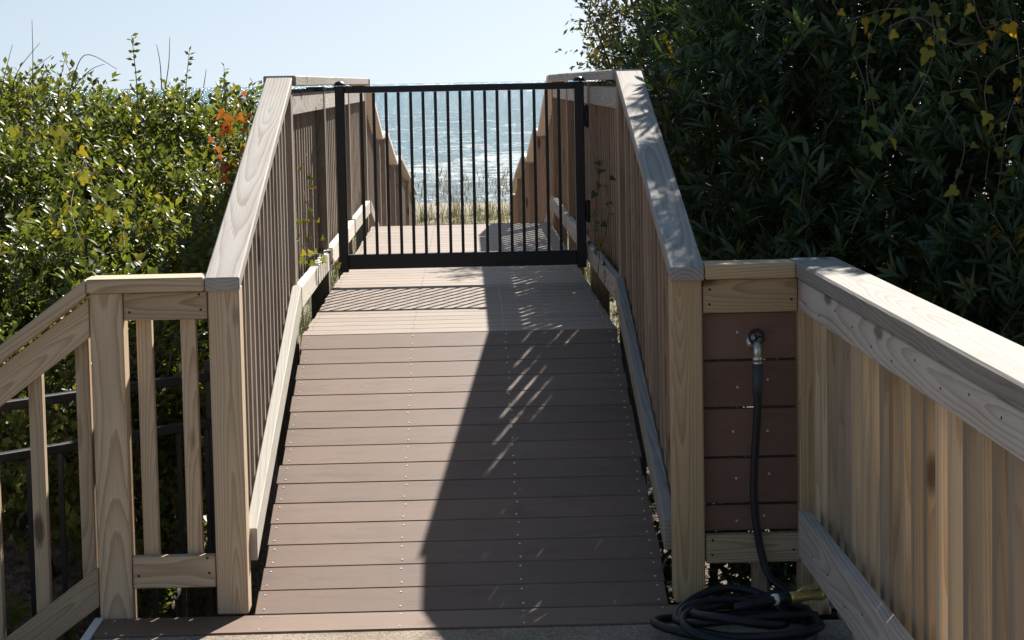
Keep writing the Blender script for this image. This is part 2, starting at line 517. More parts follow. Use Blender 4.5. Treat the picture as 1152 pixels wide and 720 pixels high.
# pavement slab in the foreground
m = MB(); m.box(-1.085, 1.32, -6.0, 5.846, -0.80, -0.004, 'x', 0.006)
tag(obj('pavement', m, 'concrete'), 'rough concrete landing pad at the foot of the ramp', 'pavement', kind='structure')

# ------------------------------------------------------------------ ramp and decks
RY0, RY1, RZ1 = 6.05, 8.07, 0.60
SL = RZ1 / (RY1 - RY0)
HW = 0.63
def screws(mb, xs_, y, z, n):
    for x in xs_:
        mb.disc((x + random.uniform(-.004, .004), y, z), 0.0042, n)
t = thing('ramp', 'brown composite plank ramp rising to the gate, half in shadow', 'ramp', (0, 6.05, 0))
m = MB(); sc = m
ln = math.hypot(RY1 - RY0, RZ1)
nb_ = 15
step = ln / nb_
d = Vector((0, RY1 - RY0, RZ1)).normalized()
nrm = Vector((0, -d.z, d.y))
for i in range(nb_):
    c = Vector((0, RY0, 0)) + d * (step * (i + 0.5)) - nrm * 0.0125
    jx = random.uniform(-0.006, 0.006)
    m.board(c + Vector((jx, 0, 0)), (1, 0, 0), tuple(d), tuple(nrm), (2 * HW, step - random.uniform(0.0025, 0.0042), 0.025), 0.0022)
    for off in (-0.042, 0.042):
        p = Vector((0, RY0, 0)) + d * (step * (i + 0.5) + off)
        screws(sc, (-0.605, -0.19, 0.185, 0.605), p.y, p.z, nrm)
dk = obj('decking', m, ('composite', 'screw'), t)
for sx in (-1, 1):
    m = MB()
    c = Vector((sx * 0.575, (RY0 + RY1) / 2, RZ1 / 2 - 0.13))
    m.board(c, (0, d.y, d.z), (0, 0, 1), (1, 0, 0), (ln, 0.18, 0.04), 0.003)
    obj('stringer', m, 'pine_old', t)

def flat_deck(name, label, y0, y1, z, hw, cat, x0=None, x1=None, xs_=(-0.605, -0.19, 0.185, 0.605), mat='composite', frame=True):
    t = thing(name, label, cat, ((0 if x0 is None else (x0 + x1) / 2), y0, z - 0.18))
    m = MB(); sc = m
    n = max(1, int(round((y1 - y0) / 0.1425)))
    st = (y1 - y0) / n
    a, b = (-hw, hw) if x0 is None else (x0, x1)
    for i in range(n):
        m.box(a + random.uniform(-.004, .004), b + random.uniform(-.004, .004), y0 + i * st + .0018, y0 + (i + 1) * st - .0018, z - 0.025, z, 'x', 0.0025)
        for off in (0.03, st - 0.03):
            screws(sc, xs_, y0 + i * st + off, z, (0, 0, 1))
    dk = obj('decking', m, (mat, 'screw'), t)
    if frame:
        for sx in (a + 0.055, b - 0.055):
            m = MB(); m.box(sx - .02, sx + .02, y0 + .03, y1 - .03, z - 0.21, z - 0.027, 'y')
            obj('joist', m, 'pine_old', t)
        for py in np.arange(y0 + 0.4, y1, 1.9):
            for sx in (a + 0.13, b - 0.13):
                m = MB(); m.box(sx - .05, sx + .05, py, py + .1, hz(sx, py) - 0.2, z - 0.03, 'z')
                obj('support_post', m, 'pine_old', t)
    return t
flat_deck('landing_deck', 'flat brown deck at the ramp top, crossed by the gate shadow', RY1 + 0.004, 14.2, RZ1, HW, 'deck', mat='composite_dusty')
flat_deck('threshold_board', 'single brown plank at the ramp foot along the concrete', 5.85, 6.045, 0.0, 0, 'plank', -1.085, 1.03, (-1.05, -0.605, -0.19, 0.185, 0.605, 1.0), frame=False)

# ------------------------------------------------------------------ railings
CAPT = 0.042
def cap_board(mb, p0, p1, width, thick=CAPT, bev=0.004):
    """handrail board lying flat from p0 to p1 (top centre line), plumb cut ends"""
    p0, p1 = Vector(p0), Vector(p1)
    dv = p1 - p0
    L = dv.length
    dv.normalize()
    hor = Vector((dv.x, dv.y, 0)).normalized()
    side = Vector((-hor.y, hor.x, 0))
    mb.board((p0 + p1) / 2 - Vector((0, 0, thick / 2)), tuple(dv), tuple(side), (0, 0, 1), (L, width, thick), bev)
def edge_board(mb, p0, p1, height, thick, bev=0.003):
    """board on edge from p0 to p1 (bottom centre line), plumb cut ends"""
    p0, p1 = Vector(p0), Vector(p1)
    dv = p1 - p0
    L = dv.length
    dv.normalize()
    hor = Vector((dv.x, dv.y, 0)).normalized()
    side = Vector((-hor.y, hor.x, 0))
    mb.board((p0 + p1) / 2 + Vector((0, 0, height / 2)), tuple(dv), (0, 0, 1), tuple(-side), (L, height, thick), bev)
def part(name, mat, parent, fn, label=None):
    m = MB(); fn(m)
    o = obj(name, m, mat, parent)
    if label: o['label'] = label
    return o
def post(t, x0, x1, y0, y1, z0, z1, mat, name='post'):
    m = MB(); m.box(x0, x1, y0, y1, z0, z1, 'z', 0.004)
    return obj(name, m, mat, t)

IN = 0.65                      # inner face of the posts either side
CZ = 1.035                     # cap top above walking surface
for s_, lab in ((-1, 'sunlit sloping wooden railing on the left of the ramp with pale cap'),
                (1, 'sloping wooden railing on the right of the ramp, cap dappled with shade')):
    t = thing('ramp_railing', lab, 'railing', (s_ * 0.7, 6.05, 0), 'wooden railings along the ramp')
    pm = 'pine_tan' if s_ < 0 else 'pine_new'
    bm_ = 'pine_old' if s_ < 0 else 'pine_red'
    def xr(a, b):
        return (min(s_ * a, s_ * b), max(s_ * a, s_ * b))
    x0, x1 = xr(IN, IN + 0.094)
    post(t, x0, x1, 6.06, 6.152, 0.0, CZ - CAPT - 0.006 + 0.012, pm)
    post(t, x0, x1, 8.06, 8.15, 0.0 - 0.6, RZ1 + CZ - CAPT - 0.014, 'pine_old' if s_ < 0 else 'pine_red')
    part('cap', 'pine_grey', t, lambda m: cap_board(m, (s_ * (IN + 0.047), 6.035, CZ - 0.004), (s_ * (IN + 0.047), 8.10, CZ + SL * 2.065 - 0.016), 0.104))
    part('top_rail', 'pine_old', t, lambda m: edge_board(m, (s_ * (IN + 0.076), 6.155, CZ - 0.13 + SL * .09), (s_ * (IN + 0.076), 8.055, CZ - 0.13 + SL * 1.99), 0.085, 0.034))
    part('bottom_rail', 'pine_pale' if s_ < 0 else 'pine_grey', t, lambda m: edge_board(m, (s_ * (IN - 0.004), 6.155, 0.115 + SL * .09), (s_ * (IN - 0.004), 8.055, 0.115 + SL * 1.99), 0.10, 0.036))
    y = 6.245
    while y < 8.03:
        z = SL * (y - 6.05)
        part('baluster', bm_, t, lambda m: m.box(*xr(IN + 0.017, IN + 0.055), y - .019, y + .019, z + 0.07, z + CZ - CAPT - 0.012, 'z', 0.002))
        y += 0.1315

# landing railings, level, both sides, with the post the gate hangs on
for s_, lab in ((-1, 'level wooden railing left of the landing deck, with a vine on its bottom rail'),
                (1, 'level shaded wooden railing right of the landing deck holding the gate hinges')):
    t = thing('landing_railing', lab, 'railing', (s_ * 0.7, 8.15, RZ1), 'wooden railings along the landing')
    mt = 'pine_old' if s_ < 0 else 'pine_red'
    for py in (9.98, 12.1, 14.11):
        x0, x1 = sorted((s_ * IN, s_ * (IN + 0.09)))
        post(t, x0, x1, py, py + 0.09, -0.9, RZ1 + CZ - CAPT - 0.003, mt)
    part('cap', 'pine_grey', t, lambda m: cap_board(m, (s_ * (IN + 0.046), 8.112, RZ1 + CZ + 0.004), (s_ * (IN + 0.046), 14.21, RZ1 + CZ + 0.004), 0.13))
    for (ya, yb) in ((8.155, 9.975), (10.075, 12.095), (12.195, 14.105)):
        part('top_rail', 'pine_grey', t, lambda m: edge_board(m, (s_ * (IN + 0.022), ya, RZ1 + CZ - 0.155), (s_ * (IN + 0.022), yb, RZ1 + CZ - 0.155), 0.088, 0.036))
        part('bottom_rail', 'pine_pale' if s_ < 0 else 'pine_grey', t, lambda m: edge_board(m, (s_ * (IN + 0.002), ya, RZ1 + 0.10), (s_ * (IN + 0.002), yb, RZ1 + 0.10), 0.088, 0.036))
        n = int((yb - ya) / 0.137)
        for i in range(n):
            y = ya + (i + 0.7) * (yb - ya) / n
            if y > yb - 0.02: continue
            part('baluster', mt, t, lambda m: m.box(*sorted((s_ * (IN + 0.042), s_ * (IN + 0.080))), y - .019, y + .019, RZ1 + 0.06, RZ1 + CZ - CAPT - 0.01, 'z', 0.002))

# far flights going down to the beach
POLY = [(14.26, 0.60), (16.3, 0.16), (17.4, 0.16), (19.6, -0.18), (20.9, -0.18), (24.2, -0.54), (27.2, -0.90)]
for s_, lab in ((-1, 'far left wooden railing stepping down towards the beach beyond the gate'),
                (1, 'far right wooden railing stepping down towards the beach beyond the gate')):
    t = thing('beach_stair_railing', lab, 'railing', (s_ * 0.7, 14.26, 0.4), 'railings down to the beach')
    mt = 'pine_old' if s_ < 0 else 'pine_red'
    for i in range(len(POLY) - 1):
        (ya, za), (yb, zb) = POLY[i], POLY[i + 1]
        X = s_ * (IN + 0.046)
        part('cap', 'pine_pale', t, lambda m: cap_board(m, (X, ya + .002, za + CZ), (X, yb - .002, zb + CZ), 0.15))
        part('bottom_rail', 'pine_grey', t, lambda m: edge_board(m, (s_ * (IN + .002), ya + .002, za + .1), (s_ * (IN + .002), yb - .002, zb + .1), 0.088, 0.036))
        x0, x1 = sorted((s_ * IN, s_ * (IN + 0.09)))
        post(t, x0, x1, yb - .045, yb + .045, zb - 0.9, zb + CZ - CAPT - 0.02, mt)
        n = max(2, int((yb - ya) / 0.14))
        for k in range(n):
            y = ya + (k + 0.7) * (yb - ya) / n
            if y > yb - 0.08: continue
            z = za + (zb - za) * (y - ya) / (yb - ya)
            part('baluster', mt, t, lambda m: m.box(*sorted((s_ * (IN + 0.042), s_ * (IN + 0.080))), y - .019, y + .019, z + 0.06, z + CZ - CAPT - 0.015, 'z', 0.002))
t = thing('beach_walkway', 'sloping plank walkway going down to the beach beyond the landing', 'walkway', (0, 14.26, 0.4))
m = MB()
for i in range(len(POLY) - 1):
    (ya, za), (yb, zb) = POLY[i], POLY[i + 1]
    L = math.hypot(yb - ya, zb - za); dv = Vector((0, yb - ya, zb - za)).normalized(); nn = Vector((0, -dv.z, dv.y))
    n = int(L / 0.1425)
    for k in range(n):
        m.board(Vector((0, ya, za)) + dv * (L * (k + .5) / n) - nn * .0125, (1, 0, 0), tuple(dv), tuple(nn), (2 * HW, L / n - .006, .025), .002)
obj('decking', m, 'composite', t)

# short front railing, left
t = thing('front_railing', 'short tan wooden railing panel with two balusters left of the ramp foot', 'railing', (-1.04, 6.06, 0))
FX0, FX1 = -1.098, -0.7465
post(t, FX0, FX0 + 0.098, 6.055, 6.15, -0.75, CZ - CAPT - 0.002, 'pine_tan')
part('cap', 'pine_tan', t, lambda m: cap_board(m, (FX0 - 0.004, 6.105, CZ - 0.001), (-0.7515, 6.105, CZ - 0.001), 0.14))
part('top_rail', 'pine_tan', t, lambda m: m.box(FX0 + 0.1, FX1 - 0.001, 6.064, 6.10, 0.905, CZ - CAPT - 0.004, 'x'))
part('bottom_rail', 'pine_tan', t, lambda m: m.box(FX0 + 0.1, FX1 - 0.001, 6.064, 6.10, 0.085, 0.182, 'x'))
for bx in (-0.945, -0.812):
    part('baluster', 'pine_tan', t, lambda m: m.box(bx - .023, bx + .023, 6.102, 6.14, 0.10, 0.98, 'z', 0.002))

# stair railing going down to the left
t = thing('stair_railing', 'tan wooden stair railing sloping down at the far left edge', 'railing', (-1.1, 6.06, 0))
SS = 0.735
XE = -2.35
part('cap', 'pine_tan', t, lambda m: cap_board(m, (FX0 - 0.006, 6.105, CZ), (XE, 6.105, CZ + SS * (XE - FX0)), 0.14, 0.052))
part('top_rail', 'pine_tan', t, lambda m: edge_board(m, (FX0 - 0.003, 6.082, CZ - 0.178), (XE, 6.082, CZ - 0.178 + SS * (XE - FX0)), 0.118, 0.036))
part('bottom_rail', 'pine_tan', t, lambda m: edge_board(m, (FX0 - 0.003, 6.082, 0.035), (XE, 6.082, 0.035 + SS * (XE - FX0)), 0.118, 0.036))
post(t, XE - .1, XE - .005, 6.055, 6.15, -1.4, CZ + SS * (XE - FX0) - 0.06, 'pine_tan')
for k in range(8):
    bx = -1.135 - 0.1445 * k
    z = SS * (bx - FX0)
    part('baluster', 'pine_tan', t, lambda m: m.box(bx - .021, bx + .021, 6.102, 6.142, z + 0.08, z + CZ - 0.10, 'z', 0.002))
t = thing('stairs', 'wooden steps going down to the left from the concrete pad', 'stairs', (-1.6, 5.4, -0.75))
for k in range(4):
    part('tread', 'pine_grey', t, lambda m: m.box(-1.088 - .26 * (k + 1) - .02, -1.088 - .26 * k - .002, 4.7, 6.04, -.184 * (k + 1) - .03, -.184 * (k + 1), 'y'))
# pale edge trim of the pad
m = MB(); m.box(-1.115, -1.0885, 4.7, 6.05, -0.10, 0.004, 'y', 0.003)
tag(obj('edge_trim', m, 'white_plastic'), 'pale thin edge strip beside the concrete pad at lower left', 'trim')

# panel with the tap, right
t = thing('plank_screen', 'brown plank panel framed in yellow pine right of the ramp, holding the tap', 'screen', (0.9, 6.06, 0))
PX0, PX1 = IN + 0.0965, 1.036
part('cap', 'pine_new', t, lambda m: cap_board(m, (IN + 0.1015, 6.105, CZ + 0.003), (1.026, 6.105, CZ + 0.003), 0.14, 0.045))
part('top_rail', 'pine_new', t, lambda m: m.box(PX0 + .001, PX1 - .001, 6.066, 6.104, 0.888, CZ - 0.045, 'x'))
part('bottom_rail', 'pine_tan', t, lambda m: m.box(PX0 + .001, PX1 - .001, 6.066, 6.104, 0.118, 0.205, 'x'))
zs = [0.207, 0.292, 0.437, 0.590, 0.737, 0.886]
def panel_board(m, i):
    m.box(PX0 - .02, PX1 + .02, 6.106, 6.131, zs[i] + .003, zs[i + 1] - .003, 'x', 0.003)
    for bx in (PX0 + 0.10, PX1 - 0.095):
        m.disc((bx + random.uniform(-.01, .01), 6.106, (zs[i] + zs[i + 1]) / 2 + random.uniform(-.01, .02)), 0.0042, (0, -1, 0))
for i in range(5):
    part('panel_board', ('composite_dark', 'screw'), t, lambda m: panel_board(m, i))
post(t, PX1 + .001, PX1 + 0.093, 6.06, 6.15, -0.05, CZ - 0.046, 'pine_new')
part('support_block', 'pine_tan', t, lambda m: m.box(0.895, 0.94, 6.11, 6.15, -0.05, 0.117, 'z'))

# right fence coming towards the camera
t = thing('side_fence', 'solid looking pine fence with heavy grey cap running along the right edge', 'fence', (1.06, 5.9, 0))
GX = 1.036
part('cap', 'pine_silver', t, lambda m: cap_board(m, (GX + 0.062, 6.18, CZ + 0.006), (GX + 0.062, 1.2, CZ + 0.006), 0.145, 0.05, 0.006))
part('top_rail', 'pine_grey', t, lambda m: m.box(GX - 0.002, GX + 0.036, 1.2, 6.055, 0.895, CZ - 0.048, 'y'))
part('bottom_rail', 'pine_grey', t, lambda m: m.box(GX - 0.028, GX + 0.010, 1.2, 5.93, 0.165, 0.305, 'y'))
y = 6.03; k = 0
while y > 1.3:
    w = 0.042 + random.uniform(-.002, .003)
    dx_ = random.uniform(0, .004)
    part('baluster', random.choice(('pine_straight', 'pine_straight', 'pine_straight_dull')), t, lambda m: m.box(GX + 0.038 + dx_, GX + 0.076 + dx_, y - w / 2, y + w / 2, 0.05, 0.975, 'z', 0.004, random.choice((-.35, 0.0, .35, .7, 1.0, 1.25))))
    y -= 0.122 + random.uniform(-.004, .004); k += 1
for py in (1.25, 3.2):
    post(t, GX + 0.08, GX + 0.17, py, py + .09, -0.02, 0.98, 'pine_new')

# nail heads and nail holes on the boards nearest the viewer
def nails(o, pts, n, r=0.0042):
    me = o.data
    mb = MB()
    for p in pts:
        mb.disc(Vector(p) - BASE[o.name], r, n)
    V = np.concatenate(mb.v)
    bm = bmesh.new(); bm.from_mesh(me)
    vs = [bm.verts.new(v) for v in V]
    for f in mb.f:
        bm.faces.new([vs[i] for i in f]).material_index = 1
    bm.to_mesh(me); bm.free()
    me.materials.append(MAT['black_metal'])
for o in list(bpy.data.objects):
    if o.parent and o.type == 'MESH':
        if o.parent.name == 'front_railing' and o.name.startswith(('top_rail', 'bottom_rail')):
            z = 0.93 if o.name.startswith('top') else 0.125
            nails(o, [(FX0 + .118, 6.0638, z), (FX1 - .02, 6.0638, z + .004), (FX1 - .024, 6.0638, z + .05)], (0, -1, 0))
        if o.parent.name == 'plank_screen' and o.name.startswith(('top_rail', 'bottom_rail')):
            z = 0.915 if o.name.startswith('top') else 0.145
            nails(o, [(PX0 + .02, 6.0658, z), (PX1 - .02, 6.0658, z + .01), (PX0 + .022, 6.0658, z + .045)], (0, -1, 0))
        if o.parent.name == 'side_fence' and o.name.startswith('top_rail'):
            nails(o, [(GX - .0021, y, .915 + random.uniform(0, .05)) for y in np.arange(3.0, 6.0, .244)], (-1, 0, 0), .0035)
        if o.parent.name == 'side_fence' and o.name.startswith('bottom_rail'):
            nails(o, [(GX - .0281, y, .20 + random.uniform(0, .07)) for y in np.arange(3.0, 5.9, .244)], (-1, 0, 0), .0035)

# ------------------------------------------------------------------ gate
t = thing('gate', 'black metal gate with slim vertical bars across the boardwalk', 'gate', (0.015, 10.0, RZ1 + 0.06))
GY = 10.02
for gx_, nm in ((-0.575, 'stile'), (0.606, 'stile')):
    m = MB(); m.box(gx_ - 0.0235, gx_ + 0.0235, GY - .025, GY + .025, RZ1 + 0.07, 1.592, 'z', 0.004)
    o = obj('stile', m, 'black_metal', t)
    m = MB()
    prof = [(0.0, 0.030), (0.006, 0.030), (0.012, 0.026), (0.02, 0.018), (0.024, 0.006)]
    m.tube([(gx_, GY, 1.593 + a) for a, b in prof], [b for a, b in prof], 12)
    obj('cap', m, 'black_metal', o)
part('top_rail', 'black_metal', t, lambda m: m.box(-0.551, 0.582, GY - .018, GY + .018, 1.556, 1.588, 'x', 0.003))
part('bottom_rail', 'black_metal', t, lambda m: m.box(-0.551, 0.582, GY - .02, GY + .02, 0.684, 0.757, 'x', 0.003))
for k in range(17):
    gx_ = -0.470 + k * (0.505 + 0.470) / 16
    part('bar', 'black_metal', t, lambda m: m.box(gx_ - .0075, gx_ + .0075, GY - .0075, GY + .0075, 0.7575, 1.5555, 'z', 0.001))
for hz_ in (1.42, 0.95):
    part('hinge', 'black_metal', t, lambda m: (m.box(0.630, 0.6495, GY - .03, GY + .012, hz_ - .05, hz_ + .05, 'z', 0.002),
                                               m.tube([(0.642, GY - .034, hz_ - .055), (0.642, GY - .034, hz_ + .055)], 0.009, 10)))

# ------------------------------------------------------------------ low metal fence by the stairs
t = thing('metal_fence', 'low black metal picket fence behind the left stair railing', 'fence', (-1.15, 6.5, -0.75))
A, B = Vector((-0.82, 6.82, 0)), Vector((-1.47, 6.19, 0))
dv = (B - A).normalized()
L = (B - A).length
side = Vector((-dv.y, dv.x, 0))
for z0, z1 in ((0.612, 0.642), (0.452, 0.482), (-0.62, -0.59)):
    part('rail', 'black_metal', t, lambda m: m.board((A + B) / 2 + Vector((0, 0, (z0 + z1) / 2)), tuple(dv), tuple(side), (0, 0, 1), (L, .028, z1 - z0), .003))
for k in range(int(L / 0.115)):
    p = A + dv * (0.05 + 0.115 * k)
    part('bar', 'black_metal', t, lambda m: m.box(p.x - .008, p.x + .008, p.y - .008, p.y + .008, -0.70, 0.4515, 'z', 0.001))
for k in range(2):
    p = A + dv * (0.02 + (L - .04) * k)
    part('post', 'black_metal', t, lambda m: m.box(p.x - .022, p.x + .022, p.y - .022, p.y + .022, -0.80, 0.68, 'z', 0.002))

# ------------------------------------------------------------------ tap and hose
def catmull(P, n=10):
    P = [Vector(p) for p in P]
    out = []
    for i in range(len(P) - 1):
        p0, p1, p2, p3 = P[max(i - 1, 0)], P[i], P[i + 1], P[min(i + 2, len(P) - 1)]
        for k in range(n):
            u = k / n
            out.append(0.5 * ((2 * p1) + (-p0 + p2) * u + (2 * p0 - 5 * p1 + 4 * p2 - p3) * u * u + (-p0 + 3 * p1 - 3 * p2 + p3) * u ** 3))
    out.append(P[-1])
    return out
TX, TZ = 0.906, 0.795
t = thing('tap', 'metal outdoor tap mounted on the brown plank panel', 'tap', (TX, 6.106, TZ))
m = MB(); m.tube([(TX, 6.106, TZ), (TX, 6.099, TZ)], 0.026, 16); obj('flange', m, 'steel', t)
m = MB(); m.tube([(TX, 6.1, TZ), (TX, 6.06, TZ), (TX, 6.045, TZ - .004), (TX, 6.036, TZ - .018), (TX, 6.034, TZ - .04)], [.012, .0125, .014, .0125, .012], 14)
m.tube([(TX, 6.07, TZ + 0.0), (TX, 6.07, TZ + .028)], .009, 12)
obj('body', m, 'steel', t)
m = MB()
m.tube([(TX + .022 * math.cos(a), 6.045, TZ + .020 + .022 * math.sin(a)) for a in np.linspace(0, 2 * math.pi, 17)], .0045, 8, False)
m.tube([(TX, 6.055, TZ + .02), (TX, 6.035, TZ + .02)], .006, 10)
for a in (0, 2.1, 4.2):
    m.tube([(TX, 6.045, TZ + .02), (TX + .021 * math.cos(a), 6.045, TZ + .02 + .021 * math.sin(a))], .003, 6)
obj('handle', m, 'black_metal', t)

t = thing('garden_hose', 'dark garden hose hanging from the tap and coiled on the concrete', 'hose', (0.8, 5.7, 0.0))
HP = [(TX - .001, 6.034, TZ - .10), (TX - .002, 6.03, TZ - .2), (TX - .010, 6.035, TZ - .33), (TX - .015, 6.035, TZ - .45),
      (TX - .008, 6.03, TZ - .56), (TX + .010, 6.02, TZ - .66), (TX + .03, 5.99, 0.085), (TX + .07, 5.90, 0.060)]
cx, cy = 0.835, 5.69
loops = []
rl = random.Random(3)
NL = 5
rxs = [0.17, 0.30, 0.19, 0.255, 0.15, 0.2, 0.2]
rys = [0.20, 0.13, 0.21, 0.10, 0.19, 0.15, 0.2]
ox = [0.0, -.03, .05, .02, -.06, .05, 0]
oy = [0.0, .01, -.04, .02, .03, -.02, 0]
for i in range(NL * 16):
    lp = i / 16.0
    k = int(lp); u = lp - k
    u = u * u * (3 - 2 * u)
    L_ = lambda A: A[k] * (1 - u) + A[k + 1] * u
    a = 0.75 - lp * 2 * math.pi
    x = cx + L_(ox) + L_(rxs) * math.cos(a)
    z = 0.013 + 0.009 * lp + 0.034 * (0.5 + 0.5 * math.sin(a * 2 + lp * 1.3)) * min(1, lp)
    loops.append((min(x, 1.0), min(cy + L_(oy) + L_(rys) * math.sin(a), 6.0), z))
path = catmull(HP + loops, 5)
end = [path[-1], Vector((0.78, 5.60, 0.105)), Vector((0.86, 5.62, 0.112)), Vector((0.905, 5.64, 0.115))]
path = path[:-1] + catmull(end, 6)
m = MB(); m.tube(path, 0.0125, 10); obj('tube', m, 'rubber', t)
m = MB(); m.tube([(TX, 6.034, TZ - .036), (TX, 6.034, TZ - .052)], 0.016, 12); m.tube([(TX, 6.034, TZ - .052), (TX, 6.034, TZ - .062)], 0.0145, 12); obj('coupling', m, 'steel', t)
m = MB(); m.tube([(TX, 6.034, TZ - .062), (TX - .001, 6.034, TZ - .16)], [0.0155, 0.015], 12); obj('sleeve', m, 'rubber_grey', t)
e0, e1 = Vector((0.905, 5.64, 0.115)), Vector((1.01, 5.665, 0.118))
dn = (e1 - e0).normalized()
nz = None
m = MB(); m.tube([e0 - dn * .02, e0 - dn * .004], .0165, 12); obj('coupling', m, 'white_plastic', t)
m = MB(); m.tube([e0 - dn * .004, e0 + dn * .03], [.0175, .0165], 12); obj('coupling', m, 'rubber', t)
m = MB()
m.tube([e0 + dn * a for a in (.03, .038, .05, .08, .10, .12, .126, .138)], [.014, .018, .0175, .014, .0145, .0175, .019, .015], 14)
nz = obj('nozzle', m, 'brass', t)
m = MB()
m.tube([e0 + dn * .05 + Vector((0, 0, .012)), e0 + dn * .075 + Vector((0, -.004, .026)), e0 + dn * .108 + Vector((0, -.006, .02))], [.004, .004, .005], 8)
obj('lever', m, 'brass', nz)

# ------------------------------------------------------------------ foliage
LEAF_S = (np.array([[0, 0, 0], [.5, 0, -.07], [1, 0, -.03], [.5, .5, .05], [.5, -.5, .05]]), [(0, 1, 3), (1, 2, 3), (0, 4, 1), (1, 4, 2)])
LEAF_L = (np.array([[0, 0, 0], [.35, 0, -.03], [.75, 0, -.06], [1, 0, -.14], [.4, .5, .02], [.75, .38, -.03], [.4, -.5, .02], [.75, -.38, -.03]]),
          [(0, 1, 4), (1, 2, 5, 4), (2, 3, 5), (0, 6, 1), (1, 6, 7, 2), (2, 7, 3)])
# three lobed vine leaf
def _lobed():
    # half outline of a three lobed leaf, mirrored, folded along the midrib and curled at the tip
    half = [(-.10, .10), (-.14, .28), (-.04, .46), (.12, .55), (.26, .50), (.36, .30), (.50, .26), (.68, .22), (.86, .11)]
    mid = [(0, 0), (.22, 0), (.42, 0), (.66, 0), (1.0, 0)]
    V = [(x, 0, -.16 * x * x) for x, y in mid]
    for s_ in (1, -1):
        V += [(x, y * s_, .30 * abs(y) - .16 * x * x - .30 * y * y) for x, y in half]
    Fc = []
    for o, fl in ((5, False), (14, True)):
        for q in [(0, 1, o + 2, o + 1, o), (1, o + 4, o + 3, o + 2), (1, 2, o + 5, o + 4), (2, 3, o + 7, o + 6, o + 5), (3, 4, o + 8, o + 7)]:
            Fc.append(q[::-1] if fl else q)
    return np.array(V), Fc
LEAF_V = _lobed()

def unit(v):
    return v / np.maximum(np.linalg.norm(v, axis=-1, keepdims=True), 1e-9)
class Leaves:
    def __init__(self, tmpl):
        self.T, self.F = tmpl
        self.P, self.D, self.N, self.L, self.Wd, self.R = [], [], [], [], [], []
    def add(self, P, D, N, L, W, R):
        self.P.append(P); self.D.append(D); self.N.append(N); self.L.append(L); self.Wd.append(W); self.R.append(R)
    def build(self, name, mat, parent):
        P, D, N = np.concatenate(self.P), unit(np.concatenate(self.D)), np.concatenate(self.N)
        L, W, R = np.concatenate(self.L), np.concatenate(self.Wd), np.concatenate(self.R)
        S_ = unit(np.cross(N, D)); N = np.cross(D, S_)
        k, n = len(self.T), len(P)
        V = (P[:, None, :] + D[:, None, :] * (self.T[None, :, 0:1] * L[:, None, None]) + S_[:, None, :] * (self.T[None, :, 1:2] * W[:, None, None])
             + N[:, None, :] * (self.T[None, :, 2:3] * L[:, None, None])).reshape(-1, 3)
        base = BASE[parent.name]
        me = bpy.data.meshes.new(name)
        me.vertices.add(n * k)
        me.vertices.foreach_set('co', (V - np.array(list(base))).astype(np.float32).ravel())
        sizes = np.array([len(f) for f in self.F])
        flat = np.array([i for f in self.F for i in f])
        idx = (flat[None, :] + (np.arange(n) * k)[:, None]).ravel()
        me.loops.add(len(idx)); me.loops.foreach_set('vertex_index', idx.astype(np.int32))
        tot = np.tile(sizes, n)
        st = np.concatenate([[0], np.cumsum(tot)[:-1]])
        me.polygons.add(len(tot)); me.polygons.foreach_set('loop_start', st.astype(np.int32))
        me.update(calc_edges=True)
        a = me.attributes.new('bc', 'FLOAT_VECTOR', 'POINT'); a.data.foreach_set('vector', V.astype(np.float32).ravel())
        a = me.attributes.new('rnd', 'FLOAT', 'POINT'); a.data.foreach_set('value', np.repeat(R, k).astype(np.float32))
        me.materials.append(MAT[mat])
        o = bpy.data.objects.new(name, me)
        COL.objects.link(o); o.parent = parent
        BASE[o.name] = base
        return o

def rdir(n):
    return unit(RNG.normal(size=(n, 3)))
def shoots(lobes, n, keep_inside=0.25, up_=0.55, keep=None):
    """start points and directions of leafy twigs on the uneven skin of a union of lobes"""
    C = np.array([l[0] for l in lobes], float); R = np.array([l[1] for l in lobes], float)
    w = R.prod(axis=1) ** (2 / 3); w /= w.sum()
    i = RNG.choice(len(lobes), n, p=w)
    d_ = rdir(n)
    f = 1.0 - 0.38 * RNG.random(n) ** 1.6
    P = C[i] + d_ * R[i] * f[:, None]
    # uneven outline
    P += 0.06 * np.stack([np.sin(P[:, 1] * 9 + P[:, 2] * 7), np.sin(P[:, 0] * 8 + P[:, 2] * 11), np.sin(P[:, 0] * 10 + P[:, 1] * 8)], -1)
    q = ((P[:, None, :] - C[None]) / R[None])
    inside = ((q ** 2).sum(-1) < 0.55).sum(1) > 0
    ok = (~inside) | (RNG.random(n) < keep_inside)
    if keep is not None:
        ok &= keep(P)
    ok &= P[:, 2] > hz(P[:, 0], P[:, 1])
    P, d_ = P[ok], d_[ok]
    D = unit(d_ * 0.7 + np.array([0, 0, up_]) + RNG.normal(size=P.shape) * 0.45)
    return P, D
